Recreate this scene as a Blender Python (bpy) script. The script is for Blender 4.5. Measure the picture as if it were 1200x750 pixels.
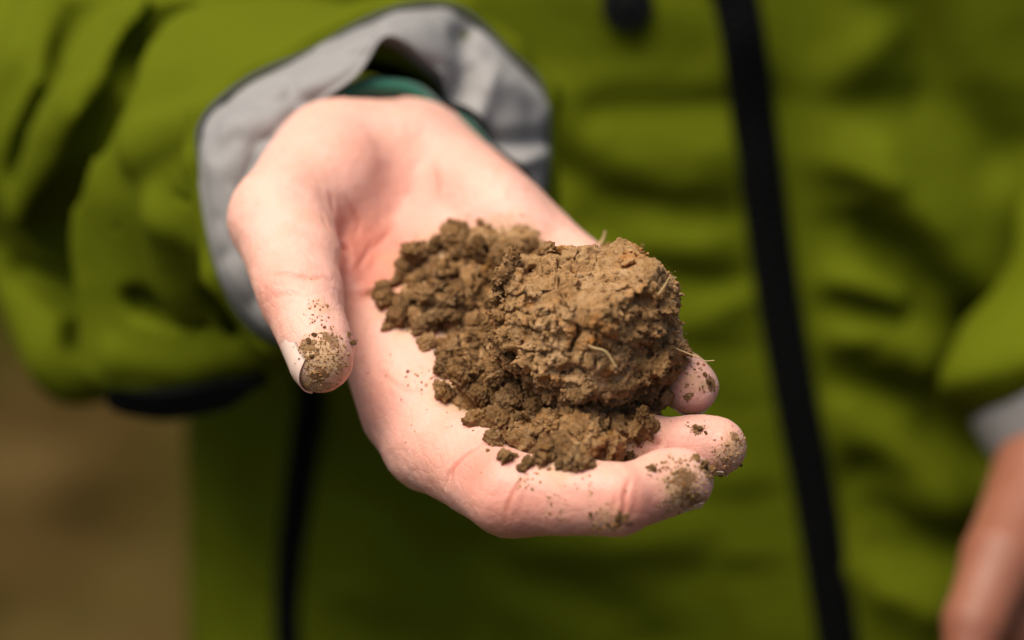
import bpy, math, random
import numpy as np
from mathutils import Matrix, Vector

for o in list(bpy.data.objects):
    bpy.data.objects.remove(o)
SC = bpy.context.scene
COL = SC.collection
rng = np.random.default_rng(7)
random.seed(7)

# ------------------------------------------------------------------ camera
PITCH = math.radians(25.0)
CAM = np.array([0.0, 0.0, 1.42])
LENS = 100.0
F = LENS / 36.0 * 1200.0                       # focal length in photograph pixels
cam_d = bpy.data.cameras.new('camera'); cam = bpy.data.objects.new('camera', cam_d); COL.objects.link(cam)
cam.location = CAM; cam.rotation_euler = (math.radians(90) - PITCH, 0, 0)
cam_d.lens = LENS; cam_d.sensor_width = 36.0; cam_d.sensor_fit = 'HORIZONTAL'
cam_d.clip_start = 0.02; cam_d.clip_end = 500
cam_d.dof.use_dof = True; cam_d.dof.focus_distance = 0.702; cam_d.dof.aperture_fstop = 4.8
SC.camera = cam

# ------------------------------------------------------------------ sky, sun, exposure
SUN_EL, SUN_AZ = math.radians(69), math.radians(238)   # azimuth: from +Y clockwise, the sun stands behind-left of the camera
w = bpy.data.worlds.new('World'); SC.world = w; w.use_nodes = True
nt = w.node_tree
sky = nt.nodes.new('ShaderNodeTexSky'); sky.sky_type = 'NISHITA'; sky.sun_disc = False
sky.sun_elevation = SUN_EL; sky.sun_rotation = SUN_AZ; sky.dust_density = 3.0; sky.air_density = 0.8
nt.links.new(sky.outputs[0], nt.nodes['Background'].inputs[0]); nt.nodes['Background'].inputs[1].default_value = 0.07
sd = bpy.data.lights.new('sun', 'SUN'); sun = bpy.data.objects.new('sun', sd); COL.objects.link(sun)
sd.energy = 3.6; sd.angle = math.radians(45); sd.color = (1.0, 0.925, 0.80)
sdir = Vector((math.sin(SUN_AZ) * math.cos(SUN_EL), math.cos(SUN_AZ) * math.cos(SUN_EL), math.sin(SUN_EL)))
sun.rotation_euler = (-sdir).to_track_quat('-Z', 'Y').to_euler(); sun.location = (-2, -2, 5)
SC.view_settings.view_transform = 'Standard'; SC.view_settings.look = 'None'
SC.view_settings.exposure = 0.56; SC.view_settings.gamma = 1.0; SC.view_settings.use_curve_mapping = False

# ------------------------------------------------------------------ helpers
RIGHT = np.array([1, 0, 0.]); UP = np.array([0, math.sin(PITCH), math.cos(PITCH)]); FWD = np.array([0, math.cos(PITCH), -math.sin(PITCH)])
BASIS = np.stack([RIGHT, UP, FWD])             # rows; working space is (right, up, away) in centimetres
def H(px, py, d):                              # measured place: direction in the photograph and distance in cm
    return np.array([(px - 600) / F * d, (375 - py) / F * d, d], float)
def to_world(v):
    return CAM + (np.asarray(v, float) @ BASIS) * 0.01
def to_px(v):
    v = np.asarray(v); return 600 + v[..., 0] / v[..., 2] * F, 375 - v[..., 1] / v[..., 2] * F
def npz(v): return v / max(1e-9, np.linalg.norm(v))

def hash3(ix, iy, iz, seed):
    h = (ix.astype(np.int64) * 73856093) ^ (iy.astype(np.int64) * 19349663) ^ (iz.astype(np.int64) * 83492791) ^ (seed * 2654435761)
    h = (h ^ (h >> 13)) & 0x7fffffff
    h = (h * 1274126177) & 0x7fffffff
    h = (h ^ (h >> 16)) & 0x7fffffff
    return h
def vnoise(P, seed=0):                          # smooth value noise, -1..1
    i = np.floor(P).astype(np.int64); f = P - i; f = f * f * f * (f * (f * 6 - 15) + 10)
    out = 0
    for dx in (0, 1):
        wx = f[:, 0] if dx else 1 - f[:, 0]
        for dy in (0, 1):
            wy = f[:, 1] if dy else 1 - f[:, 1]
            for dz in (0, 1):
                wz = f[:, 2] if dz else 1 - f[:, 2]
                out = out + wx * wy * wz * (hash3(i[:, 0] + dx, i[:, 1] + dy, i[:, 2] + dz, seed) % 65536 / 32767.5 - 1)
    return out
def fbm(P, oct=4, seed=0, gain=0.5):
    a, s, o = 1.0, 1.0, 0
    for k in range(oct):
        o = o + a * vnoise(P * s + 13.7 * k, seed + k); a *= gain; s *= 2.03
    return o
def worley(P, seed=0):                          # distance to the nearest scattered point
    i = np.floor(P).astype(np.int64); best = np.full(len(P), 9.0)
    for dx in (-1, 0, 1):
        for dy in (-1, 0, 1):
            for dz in (-1, 0, 1):
                cx, cy, cz = i[:, 0] + dx, i[:, 1] + dy, i[:, 2] + dz
                h = hash3(cx, cy, cz, seed)
                qx = cx + (h & 1023) / 1023.0 - P[:, 0]; qy = cy + ((h >> 10) & 1023) / 1023.0 - P[:, 1]; qz = cz + ((h >> 20) & 1023) / 1023.0 - P[:, 2]
                best = np.minimum(best, qx * qx + qy * qy + qz * qz)
    return np.sqrt(best)

def smin(a, b, k):
    if k <= 0: return np.minimum(a, b)
    h = np.maximum(k - np.abs(a - b), 0) / k
    return np.minimum(a, b) - h * h * h * k / 6.0
def smax(a, b, k): return -smin(-a, -b, k)
def cone(P, a, b, ra, rb):
    ab = b - a; L = ab @ ab + 1e-9
    t = np.clip((P - a) @ ab / L, 0, 1)
    return np.linalg.norm(P - a - t[:, None] * ab, axis=1) - (ra + (rb - ra) * t)
def ell(P, c, r, R=None):                       # ellipsoid; R rows are its axes
    q = P - c
    if R is not None: q = q @ np.asarray(R).T
    r = np.asarray(r, float)
    k0 = np.linalg.norm(q / r, axis=1); k1 = np.linalg.norm(q / (r * r), axis=1) + 1e-9
    return k0 * (k0 - 1.0) / k1
def frame(a, hint):                             # rows: along a, side, hint made square
    a = npz(a); h = npz(hint - a * (hint @ a)); return np.stack([a, np.cross(h, a), h])

def surface_nets(D, lo, h):
    S = D < 0
    c = np.zeros(tuple(n - 1 for n in D.shape), np.int8)
    nx, ny, nz = D.shape
    for dx in (0, 1):
        for dy in (0, 1):
            for dz in (0, 1):
                c += S[dx:nx - 1 + dx, dy:ny - 1 + dy, dz:nz - 1 + dz]
    I, J, K = np.nonzero((c > 0) & (c < 8))
    idx = np.full(c.shape, -1, np.int32); idx[I, J, K] = np.arange(len(I))
    acc = np.zeros((len(I), 3)); cnt = np.zeros(len(I))
    corners = [(x, y, z) for x in (0, 1) for y in (0, 1) for z in (0, 1)]
    for A in corners:
        for ax in range(3):
            if A[ax]: continue
            B = list(A); B[ax] = 1
            va = D[I + A[0], J + A[1], K + A[2]]; vb = D[I + B[0], J + B[1], K + B[2]]
            m = (va < 0) != (vb < 0)
            t = np.where(m, va / np.where(m, va - vb, 1), 0)
            p = np.repeat(np.array(A, float)[None], len(I), 0); p[:, ax] += t
            acc += p * m[:, None]; cnt += m
    V = lo + (np.stack([I, J, K], 1) + acc / cnt[:, None]) * h
    Q = []
    for ax in range(3):
        sl0 = [slice(None)] * 3; sl1 = [slice(None)] * 3; sl0[ax] = slice(0, -1); sl1[ax] = slice(1, None)
        s0, s1 = S[tuple(sl0)], S[tuple(sl1)]
        e = np.stack(np.nonzero(s0 != s1), 1)
        b1, b2 = (ax + 1) % 3, (ax + 2) % 3
        ok = (e[:, b1] > 0) & (e[:, b2] > 0) & (e[:, b1] < D.shape[b1] - 1) & (e[:, b2] < D.shape[b2] - 1)
        e = e[ok]; flip = s0[tuple(e.T)]
        q = []
        for o1, o2 in ((-1, -1), (0, -1), (0, 0), (-1, 0)):
            g = e.copy(); g[:, b1] += o1; g[:, b2] += o2; q.append(idx[tuple(g.T)])
        q = np.stack(q, 1); q[~flip] = q[~flip][:, ::-1]
        Q.append(q)
    Q = np.concatenate(Q)
    return V, Q[(Q >= 0).all(1)]
def mesh_sdf(fn, lo, hi, h, ratio=4, band=0.0):
    lo = np.asarray(lo, float); hi = np.asarray(hi, float); H_ = h * ratio
    nc = np.ceil((hi - lo) / H_).astype(int)
    g = np.stack(np.meshgrid(*[np.arange(n) for n in nc], indexing='ij'), -1).reshape(-1, 3)
    d = fn(lo + (g + 0.5) * H_)
    near = np.abs(d) < H_ * 1.25 + band
    big = np.where(d < 0, -9.0, 9.0).astype(np.float32).reshape(nc)
    D = np.pad(np.repeat(np.repeat(np.repeat(big, ratio, 0), ratio, 1), ratio, 2), ((0, 1),) * 3, mode='edge')
    mask = np.zeros(D.shape, bool)
    gm = near.reshape(nc)
    m3 = np.repeat(np.repeat(np.repeat(gm, ratio, 0), ratio, 1), ratio, 2)
    for dx in (0, 1):
        for dy in (0, 1):
            for dz in (0, 1):
                mask[dx:dx + m3.shape[0], dy:dy + m3.shape[1], dz:dz + m3.shape[2]] |= m3
    ii = np.stack(np.nonzero(mask), 1)
    for s in range(0, len(ii), 400000):
        q = ii[s:s + 400000]; D[tuple(q.T)] = fn(lo + q * h)
    return surface_nets(D, lo, h)

def orient(V, Fc):                              # make the winding face outwards
    V = V - V.mean(0); t = Fc[:, :3]
    vol = np.einsum('ij,ij->i', V[t[:, 0]], np.cross(V[t[:, 1]], V[t[:, 2]])).sum()
    if Fc.shape[1] == 4:
        t = Fc[:, [0, 2, 3]]; vol += np.einsum('ij,ij->i', V[t[:, 0]], np.cross(V[t[:, 1]], V[t[:, 2]])).sum()
    return Fc if vol > 0 else Fc[:, ::-1]
def mesh_of(name, V, Fc, smooth=True, attrs=None):
    me = bpy.data.meshes.new(name)
    V = np.ascontiguousarray(V, np.float32); Fc = np.ascontiguousarray(Fc, np.int32)
    n = Fc.shape[1]
    me.vertices.add(len(V)); me.vertices.foreach_set('co', V.ravel())
    me.loops.add(Fc.size); me.loops.foreach_set('vertex_index', Fc.ravel())
    me.polygons.add(len(Fc)); me.polygons.foreach_set('loop_start', np.arange(0, Fc.size, n, dtype=np.int32))
    me.update(calc_edges=True)
    me.polygons.foreach_set('use_smooth', np.full(len(Fc), smooth))
    for k, a in (attrs or {}).items():
        at = me.attributes.new(k, 'FLOAT', 'POINT'); at.data.foreach_set('value', np.ascontiguousarray(a, np.float32))
    return me
def obj(name, me, mat=None, parent=None, origin=None):
    o = bpy.data.objects.new(name, me); COL.objects.link(o)
    if mat: me.materials.append(mat)
    if parent: o.parent = parent
    return o
def build(name, V, Fc, mat, parent=None, smooth=True, attrs=None, fix=True, origin=None):
    """V in working space; the object's origin goes to `origin` (world) or its own middle."""
    Wd = to_world(V)
    if fix: Fc = orient(Wd - Wd.mean(0), Fc)
    base = np.zeros(3)
    if parent is not None: 
        q = parent
        while q is not None: base = base + np.array(q.location); q = q.parent
    og = Wd.mean(0) if origin is None else np.asarray(origin)
    o = obj(name, mesh_of(name, Wd - og, Fc, smooth, attrs), mat, parent)
    o.location = og - base
    return o
def tag(o, label=None, cat=None, group=None, kind=None):
    for k, v in (('label', label), ('category', cat), ('group', group), ('kind', kind)):
        if v: o[k] = v
    return o
def normals(V, Fc):
    n = np.zeros_like(V); fn = np.cross(V[Fc[:, 2]] - V[Fc[:, 0]], V[Fc[:, -1]] - V[Fc[:, 1]])
    for k in range(Fc.shape[1]): np.add.at(n, Fc[:, k], fn)
    return n / (np.linalg.norm(n, axis=1, keepdims=True) + 1e-12)
def grid_faces(nu, nv, wrap=False):
    i, j = np.meshgrid(np.arange(nu if wrap else nu - 1), np.arange(nv - 1), indexing='ij')
    i2 = (i + 1) % nu
    return np.stack([i * nv + j, i2 * nv + j, i2 * nv + j + 1, i * nv + j + 1], -1).reshape(-1, 4)
def relax(V, Q, it=2, lam=0.5):
    e = np.concatenate([Q[:, [k, (k + 1) % 4]] for k in range(4)]); n = len(V)
    cnt = np.bincount(e[:, 0], minlength=n)[:, None]
    for _ in range(it):
        s = np.stack([np.bincount(e[:, 0], weights=V[e[:, 1], k], minlength=n) for k in range(3)], 1)
        V = V + lam * (s / np.maximum(cnt, 1) - V)
    return V
def cat_periodic(pts, n):                       # closed Catmull-Rom through pts
    pts = np.asarray(pts, float); m = len(pts); t = np.linspace(0, m, n, endpoint=False)
    i = np.floor(t).astype(int); f = (t - i)[:, None]
    p0, p1, p2, p3 = (pts[(i + k) % m] for k in (-1, 0, 1, 2))
    return 0.5 * (2 * p1 + (p2 - p0) * f + (2 * p0 - 5 * p1 + 4 * p2 - p3) * f ** 2 + (3 * p1 - p0 - 3 * p2 + p3) * f ** 3)
def cat_open(pts, n):
    pts = np.asarray(pts, float); pts = np.vstack([2 * pts[0] - pts[1], pts, 2 * pts[-1] - pts[-2]])
    m = len(pts) - 3; t = np.linspace(0, m - 1e-6, n); i = np.floor(t).astype(int) + 1; f = (t - i + 1)[:, None]
    p0, p1, p2, p3 = (pts[i + k] for k in (-1, 0, 1, 2))
    return 0.5 * (2 * p1 + (p2 - p0) * f + (2 * p0 - 5 * p1 + 4 * p2 - p3) * f ** 2 + (3 * p1 - p0 - 3 * p2 + p3) * f ** 3)
def tube(path, rad, sides=8):
    path = np.asarray(path, float); n = len(path); rad = np.broadcast_to(rad, (n,))
    T = np.gradient(path, axis=0); T /= np.linalg.norm(T, axis=1, keepdims=True) + 1e-12
    up = np.array([0.13, 0.31, 0.94]); A = np.cross(T, up); A /= np.linalg.norm(A, axis=1, keepdims=True) + 1e-12; B = np.cross(T, A)
    th = np.linspace(0, 2 * np.pi, sides, endpoint=False)
    V = path[None] + (np.cos(th)[:, None, None] * A[None] + np.sin(th)[:, None, None] * B[None]) * rad[None, :, None]
    V = V.reshape(-1, 3); Fc = grid_faces(sides, n, True)
    return V, Fc
def seg_dist(P, poly):                          # distance of points to a polyline, any dimension
    best = np.full(len(P), 1e9)
    for a, b in zip(poly[:-1], poly[1:]):
        ab = b - a; t = np.clip((P - a) @ ab / (ab @ ab + 1e-12), 0, 1)
        best = np.minimum(best, np.linalg.norm(P - a - t[:, None] * ab, axis=1))
    return best
def march(fn, px, py, d0, d1):                  # first hit of a line of sight with a distance field
    t = np.arange(d0, d1, 0.04); P = np.stack([H(px, py, x) for x in t]); s = fn(P)
    k = np.nonzero(s < 0)[0]
    return P[k[0]] if len(k) else None

# ------------------------------------------------------------------ materials
class N:
    def __init__(s, name):
        s.m = bpy.data.materials.new(name); s.m.use_nodes = True; s.t = s.m.node_tree; s.b = s.t.nodes['Principled BSDF']
    def n(s, t, **kw):
        x = s.t.nodes.new('ShaderNode' + t)
        for k, v in kw.items():
            if k in x.inputs.keys(): x.inputs[k].default_value = v
            else: setattr(x, k, v)
        return x
    def l(s, a, b): s.t.links.new(a, b)
    def noise(s, scale, detail=4, rough=0.55, vec=None, coord='Object'):
        x = s.n('TexNoise', Scale=scale, Detail=detail, Roughness=rough)
        if vec is None: vec = s.coord(coord)
        s.l(vec, x.inputs['Vector']); return x.outputs['Fac']
    def coord(s, which='Object'):
        if not hasattr(s, 'tc'): s.tc = s.n('TexCoord')
        return s.tc.outputs[which]
    def ramp(s, fac, *stops):
        r = s.n('ValToRGB'); cr = r.color_ramp
        while len(cr.elements) < len(stops): cr.elements.new(0.5)
        for e, (p, c) in zip(cr.elements, stops):
            e.position = p; e.color = (*c, 1) if len(c) == 3 else c
        s.l(fac, r.inputs[0]); return r.outputs[0]
    def mix(s, fac, a, b, mode='MIX'):
        x = s.n('Mix', data_type='RGBA', blend_type=mode)
        for sock, v in ((x.inputs[0], fac), (x.inputs[6], a), (x.inputs[7], b)):
            if isinstance(v, (int, float)): sock.default_value = v
            elif isinstance(v, tuple): sock.default_value = (*v, 1)
            else: s.l(v, sock)
        return x.outputs[2]
    def math(s, op, a, b=0.0, clamp=False):
        x = s.n('Math', operation=op, use_clamp=clamp)
        for sock, v in zip(x.inputs, (a, b)):
            if isinstance(v, (int, float)): sock.default_value = v
            else: s.l(v, sock)
        return x.outputs[0]
    def attr(s, name): return s.n('Attribute', attribute_name=name).outputs['Fac']
    def bump(s, h, strength, dist, prev=None):
        b = s.n('Bump', Strength=strength, Distance=dist); s.l(h, b.inputs['Height'])
        if prev is not None: s.l(prev, b.inputs['Normal'])
        return b.outputs[0]
    def out(s, col=None, rough=None, normal=None):
        for k, v in (('Base Color', col), ('Roughness', rough), ('Normal', normal)):
            if v is None: continue
            if isinstance(v, tuple): s.b.inputs[k].default_value = (*v, 1)
            elif isinstance(v, (int, float)): s.b.inputs[k].default_value = v
            else: s.l(v, s.b.inputs[k])
        return s.m

def fabric(name, c, c2, rough=0.65, weave=900.0, sheen=0.1, bump=0.25, spec=0.3):
    
    m = N(name); big = m.noise(14, 4); fine = m.noise(weave, 2)
    col = m.mix(big, c, c2)
    col = m.mix(m.math('MULTIPLY', fine, 0.25), col, tuple(x * 0.6 for x in c))
    m.b.inputs['Specular IOR Level'].default_value = spec; m.b.inputs['Sheen Weight'].default_value = sheen; m.b.inputs['Sheen Roughness'].default_value = 0.5
    nb = m.bump(fine, bump, 0.0006); nb = m.bump(m.noise(60, 3), 0.3, 0.002, nb)
    return m.out(col, rough, nb)
GREEN = fabric('green_shell_fabric', (0.078, 0.094, 0.0026), (0.103, 0.121, 0.0042), 0.85, sheen=0.0, spec=0.04)
GREY = fabric('grey_lining_fabric', (0.275, 0.26, 0.248), (0.225, 0.215, 0.207), 0.6, 700)
TEAL = fabric('teal_knit', (0.006, 0.085, 0.050), (0.011, 0.12, 0.074), 0.8, 500, 0.3, 0.6)
BLACK = fabric('black_tape', (0.004, 0.004, 0.004), (0.006, 0.006, 0.006), 0.9, 800, 0.0, 0.25, 0.02)
PIPING = fabric('dark_piping', (0.05, 0.05, 0.055), (0.07, 0.07, 0.07), 0.7)
def plastic(name, c, r):
    m = N(name); m.b.inputs['Specular IOR Level'].default_value = 0.06; return m.out(m.mix(m.noise(80), c, tuple(x * 1.5 for x in c)), r, m.bump(m.noise(300), 0.1, 0.0004))
BLACKP = plastic('black_plastic', (0.005, 0.005, 0.005), 0.5)

def skin_mat(name, tone=(1, 1, 1)):
    m = N(name)
    mul = lambda c: tuple(a * b for a, b in zip(c, tone))
    base = m.mix(m.noise(38, 5, 0.6), mul((0.72, 0.365, 0.282)), mul((0.83, 0.475, 0.382)))
    blot = m.ramp(m.noise(62, 6, 0.68), (0.42, (0, 0, 0)), (0.72, (1, 1, 1)))
    base = m.mix(m.math('MULTIPLY', blot, 0.7), base, mul((0.68, 0.335, 0.23)))
    base = m.mix(m.math('MINIMUM', m.attr('flush'), 1.0), base, mul((0.60, 0.215, 0.15)))
    d0 = m.attr('dirt')
    fine = m.noise(420, 6, 0.7); mid = m.noise(130, 5, 0.65)
    gate = m.math('ADD', m.math('MULTIPLY', fine, 0.55), m.math('MULTIPLY', mid, 0.75))
    film = m.ramp(m.math('ADD', m.math('MAXIMUM', m.math('MULTIPLY', d0, 0.8), m.attr('dust')), m.math('SUBTRACT', gate, 0.95)), (0.0, (0, 0, 0)), (0.5, (1, 1, 1)))
    col = m.mix(m.math('MULTIPLY', film, 0.85), base, (0.50, 0.305, 0.15))
    film2 = m.ramp(m.math('ADD', d0, m.math('SUBTRACT', gate, 1.22)), (0.0, (0, 0, 0)), (0.12, (1, 1, 1)))
    col = m.mix(film2, col, (0.25, 0.125, 0.050))
    m.b.inputs['Subsurface Weight'].default_value = 0.5
    m.b.inputs['Subsurface Radius'].default_value = (1.0, 0.36, 0.2); m.b.inputs['Subsurface Scale'].default_value = 0.005
    m.b.inputs['Specular IOR Level'].default_value = 0.38
    rough = m.math('ADD', m.math('MULTIPLY', m.noise(160, 4), 0.2), m.math('ADD', 0.36, m.math('MULTIPLY', film, 0.4)))
    vor = m.n('TexVoronoi', feature='DISTANCE_TO_EDGE', Scale=1500.0); m.l(m.coord(), vor.inputs['Vector'])
    cells = m.ramp(vor.outputs['Distance'], (0.0, (0, 0, 0)), (0.22, (1, 1, 1)))
    vo2 = m.n('TexVoronoi', feature='DISTANCE_TO_EDGE', Scale=330.0); wv = m.n('VectorMath', operation='MULTIPLY'); wv.inputs[1].default_value = (1.0, 0.55, 1.0); m.l(m.coord(), wv.inputs[0]); m.l(wv.outputs[0], vo2.inputs['Vector'])
    lines = m.ramp(vo2.outputs['Distance'], (0.0, (0, 0, 0)), (0.12, (1, 1, 1)))
    nb = m.bump(cells, 0.3, 0.00014); nb = m.bump(lines, 0.28, 0.0002, nb)
    nb = m.bump(m.noise(330, 5, 0.65), 0.55, 0.0004, nb)
    nb = m.bump(film2, 0.9, 0.0005, nb)
    return m.out(col, rough, nb)
SKIN = skin_mat('skin'); SKIN2 = skin_mat('darker_skin', (0.35, 0.255, 0.19))  # second one: the same skin multiplied darker and browner for the other hand
m = N('fingernail'); nc = m.mix(m.noise(200), (0.76, 0.50, 0.40), (0.84, 0.60, 0.50)); m.b.inputs['Subsurface Weight'].default_value = 0.2
m.b.inputs['Subsurface Scale'].default_value = 0.002; NAIL = m.out(nc, 0.3, m.bump(m.noise(600), 0.1, 0.0003))

def soil_mat(name, dark, mid, light, orange, amt, lo=0.62, hi_=1.2):
    m = N(name); P = m.coord('Object')
    info = m.n('ObjectInfo'); add = m.n('VectorMath', operation='ADD'); m.l(P, add.inputs[0]); m.l(info.outputs['Location'], add.inputs[1]); P = add.outputs[0]
    big = m.noise(70, 5, 0.6, P); med = m.noise(330, 6, 0.7, P); fine = m.noise(1600, 4, 0.7, P)
    c = m.ramp(m.math('ADD', m.math('MULTIPLY', med, 0.6), m.math('MULTIPLY', big, 0.4)), (0.30, dark), (0.48, mid), (0.68, light))
    og = m.ramp(m.noise(110, 4, 0.6, P), (0.52, (0, 0, 0)), (0.72, (1, 1, 1)))
    c = m.mix(m.math('MULTIPLY', og, amt), c, orange)
    sp = m.ramp(fine, (0.34, (0, 0, 0)), (0.42, (1, 1, 1)))
    c = m.mix(m.math('MULTIPLY', m.math('SUBTRACT', 1.0, sp), 0.65), c, tuple(x * 0.35 for x in dark))
    hi = m.ramp(m.noise(900, 3, 0.6, P), (0.66, (0, 0, 0)), (0.74, (1, 1, 1)))
    c = m.mix(m.math('MULTIPLY', hi, 0.4), c, tuple(min(1, x * 1.5) for x in light))
    vr = m.n('MapRange'); m.l(info.outputs['Random'], vr.inputs['Value']); vr.inputs['To Min'].default_value = lo; vr.inputs['To Max'].default_value = hi_
    comb = m.n('CombineColor'); [m.l(vr.outputs[0], comb.inputs[i_]) for i_ in range(3)]
    c = m.mix(1.0, c, comb.outputs[0], 'MULTIPLY')
    nb = m.bump(fine, 0.9, 0.0008); nb = m.bump(med, 0.8, 0.0018, nb)
    m.b.inputs['Specular IOR Level'].default_value = 0.04
    return m.out(c, m.math('ADD', m.math('MULTIPLY', big, 0.3), 0.62), nb)
SOIL = soil_mat('clod_soil', (0.10, 0.048, 0.016), (0.41, 0.228, 0.095), (0.63, 0.405, 0.215), (0.48, 0.165, 0.024), 0.7, 1.0, 1.0)
SOIL2 = soil_mat('crumb_soil', (0.075, 0.035, 0.011), (0.37, 0.197, 0.078), (0.62, 0.39, 0.20), (0.40, 0.165, 0.030), 0.5)
m = N('root_fibre'); ROOT = m.out(m.mix(m.noise(500), (0.42, 0.27, 0.11), (0.55, 0.38, 0.18)), 0.7)

# ------------------------------------------------------------------ ground
def ground():
    xs = np.linspace(-1, 1, 160); ys = np.linspace(-1, 1, 160)
    xs = np.sign(xs) * np.abs(xs) ** 3 * 60; ys = np.sign(ys) * np.abs(ys) ** 3 * 60 + 2.0
    X, Y = np.meshgrid(xs, ys, indexing='ij'); P = np.stack([X.ravel(), Y.ravel(), np.zeros(X.size)], 1)
    near = np.exp(-((P[:, 0]) ** 2 + (P[:, 1] - 2) ** 2) / 60)
    P[:, 2] = (fbm(P * 2.3, 4, 3) * 0.03 + fbm(P * 9, 3, 5) * 0.012) * near
    Fc = grid_faces(160, 160)
    me = mesh_of('ground', P, Fc)
    m = N('bare_earth_and_moss')
    a = m.noise(4.2, 5, 0.6); b = m.noise(9, 6, 0.65)
    c = m.ramp(m.math('ADD', m.math('MULTIPLY', a, 0.6), m.math('MULTIPLY', b, 0.4)), (0.36, (0.010, 0.006, 0.0015)), (0.5, (0.048, 0.030, 0.009)), (0.64, (0.088, 0.056, 0.020)))
    g = m.ramp(m.noise(2.6, 4, 0.6), (0.46, (0, 0, 0)), (0.60, (1, 1, 1)))
    c = m.mix(m.math('MULTIPLY', g, 0.6), c, (0.026, 0.028, 0.003))
    m.b.inputs['Specular IOR Level'].default_value = 0.0
    o = obj('ground', me, m.out(c, 0.95, m.bump(b, 0.8, 0.02))); tag(o, kind='structure')
ground()

# ------------------------------------------------------------------ the person
person = bpy.data.objects.new('person', None); COL.objects.link(person); person.location = (0.10, 1.00, 0.0)
person.empty_display_size = 0.1
tag(person, 'person in a green zip jacket holding out a bare hand full of soil', 'person')

# --- jacket: torso
A_DN = npz(np.array([0.035, -0.955, 0.23]))                # down along the body
C0 = H(920, 375, 96) + np.array([0, 0, 12.5])
Zt = npz(np.array([0.06, -0.2, -1.0]) - A_DN * (np.array([0.06, -0.2, -1.0]) @ A_DN)); Xt = np.cross(A_DN, Zt); Xt = Xt if Xt[0] > 0 else -Xt
ZIPX = lambda v: 0.0
FOLDS = [  # photograph-measured fold lines: points, height (cm), half width (cm)
    ([(650, 120), (720, 190), (800, 205), (850, 190)], 0.9, 1.0), ([(700, 130), (780, 128), (850, 120)], -0.8, 0.7),
    ([(655, 200), (730, 245), (850, 250)], -0.8, 0.8), ([(700, 300), (760, 290), (820, 285)], 0.8, 0.8),
    ([(690, 260), (790, 335), (860, 330)], -0.7, 0.7), ([(780, 390), (860, 360)], 0.6, 0.8),
    ([(960, 170), (1020, 190), (1090, 270), (1130, 340)], 1.5, 1.3), ([(970, 250), (1040, 290), (1110, 350), (1190, 430)], -2.0, 1.1),
    ([(960, 235), (1000, 240)], 0.8, 0.5), ([(970, 325), (1040, 345), (1090, 400)], 1.0, 0.8), ([(970, 390), (1030, 385), (1080, 430)], 0.9, 0.7),
    ([(980, 355), (1050, 372)], -0.8, 0.5), ([(980, 445), (1060, 470), (1150, 540)], -1.5, 0.9), ([(970, 480), (1050, 540), (1110, 600)], 1.0, 1.2),
    ([(1010, 560), (1080, 630), (1140, 640)], -1.4, 1.2), ([(990, 660), (1080, 720)], 0.8, 1.0),
    ([(880, 60), (960, 95), (1040, 40)], 0.7, 1.1), ([(900, 110), (980, 130), (1070, 120)], -0.7, 0.9), ([(1060, 0), (1110, 110), (1170, 180)], -1.6, 1.5),
    ([(250, 500), (270, 620), (265, 750)], 0.8, 1.2), ([(300, 520), (310, 700)], -0.5, 0.8),
    ([(420, 520), (470, 640), (520, 750)], -1.2, 1.6), ([(560, 650), (680, 690), (760, 750)], -0.9, 1.1), ([(420, 690), (500, 720), (560, 760)], 0.8, 1.0),
    ([(620, 640), (720, 640), (800, 620)], 0.8, 1.2), ([(860, 560), (880, 680), (900, 750)], 0.5, 1.0), ([(380, 480), (410, 600)], -0.8, 0.9),
]
for k_, y_ in enumerate((160, 188, 232, 250, 300, 322, 372, 398, 452, 470, 540, 575, 640, 690)):                # small puckers beside the zip
    x_ = 880 + (y_ - 100) * 0.165; s_ = (0.62 if k_ % 2 else -0.62) * (0.55 + 0.45 * math.sin(k_ * 2.9))
    FOLDS.append(([(x_ + 55, y_), (x_ + 85, y_ + 4), (x_ + 120 + 25 * math.sin(k_ * 1.7), y_ + 22)], s_, 0.5))
    FOLDS.append(([(x_ - 45, y_ + 8), (x_ - 90, y_ + 14), (x_ - 140 - 30 * math.sin(k_ * 2.3), y_ - 6 + 22 * math.sin(k_ * 1.3))], -s_ * 0.5, 0.45))
def torso_pt(u, v):                                        # u: angle round the body (0 = zip), v: cm down from the middle
    su, cu = np.sin(u), np.cos(u)
    hw = 21.2 + 0.6 * np.sin(v * 0.12); hd = 12.5 + 0 * v
    top = np.clip((-v - 24) / 16, 0, 1); shr = np.sqrt(np.clip(1 - top ** 2.2, 0.03, 1))
    x = np.sign(su) * np.abs(su) ** 0.86 * hw * shr; z = np.sign(cu) * np.abs(cu) ** 0.80 * hd * (0.25 + 0.75 * shr)
    return C0 + x[..., None] * Xt + v[..., None] * A_DN + z[..., None] * Zt
def torso_disp(P, nrm, v):
    px, py = to_px(P); q = np.stack([px, py], 1); d = np.zeros(len(P)); sc = P[:, 2] / F
    front = nrm[:, 2] < 0.25
    for pts, a, wd in FOLDS:
        dist = seg_dist(q, np.array(pts, float)) * sc
        d += (0.62 if np.mean([p[0] for p in pts]) > 900 else 0.38) * a * np.exp(-(dist / (0.78 * wd)) ** 2) * front
    d += fbm(P * 0.09, 2, 21) * 0.5 + (1 - np.abs(vnoise(P * np.array([0.22, 0.45, 0.22]), 5))) * 0.22 + (1 - np.abs(vnoise(P * np.array([0.5, 0.8, 0.5]) + 3, 6))) * 0.10
    return d
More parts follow.
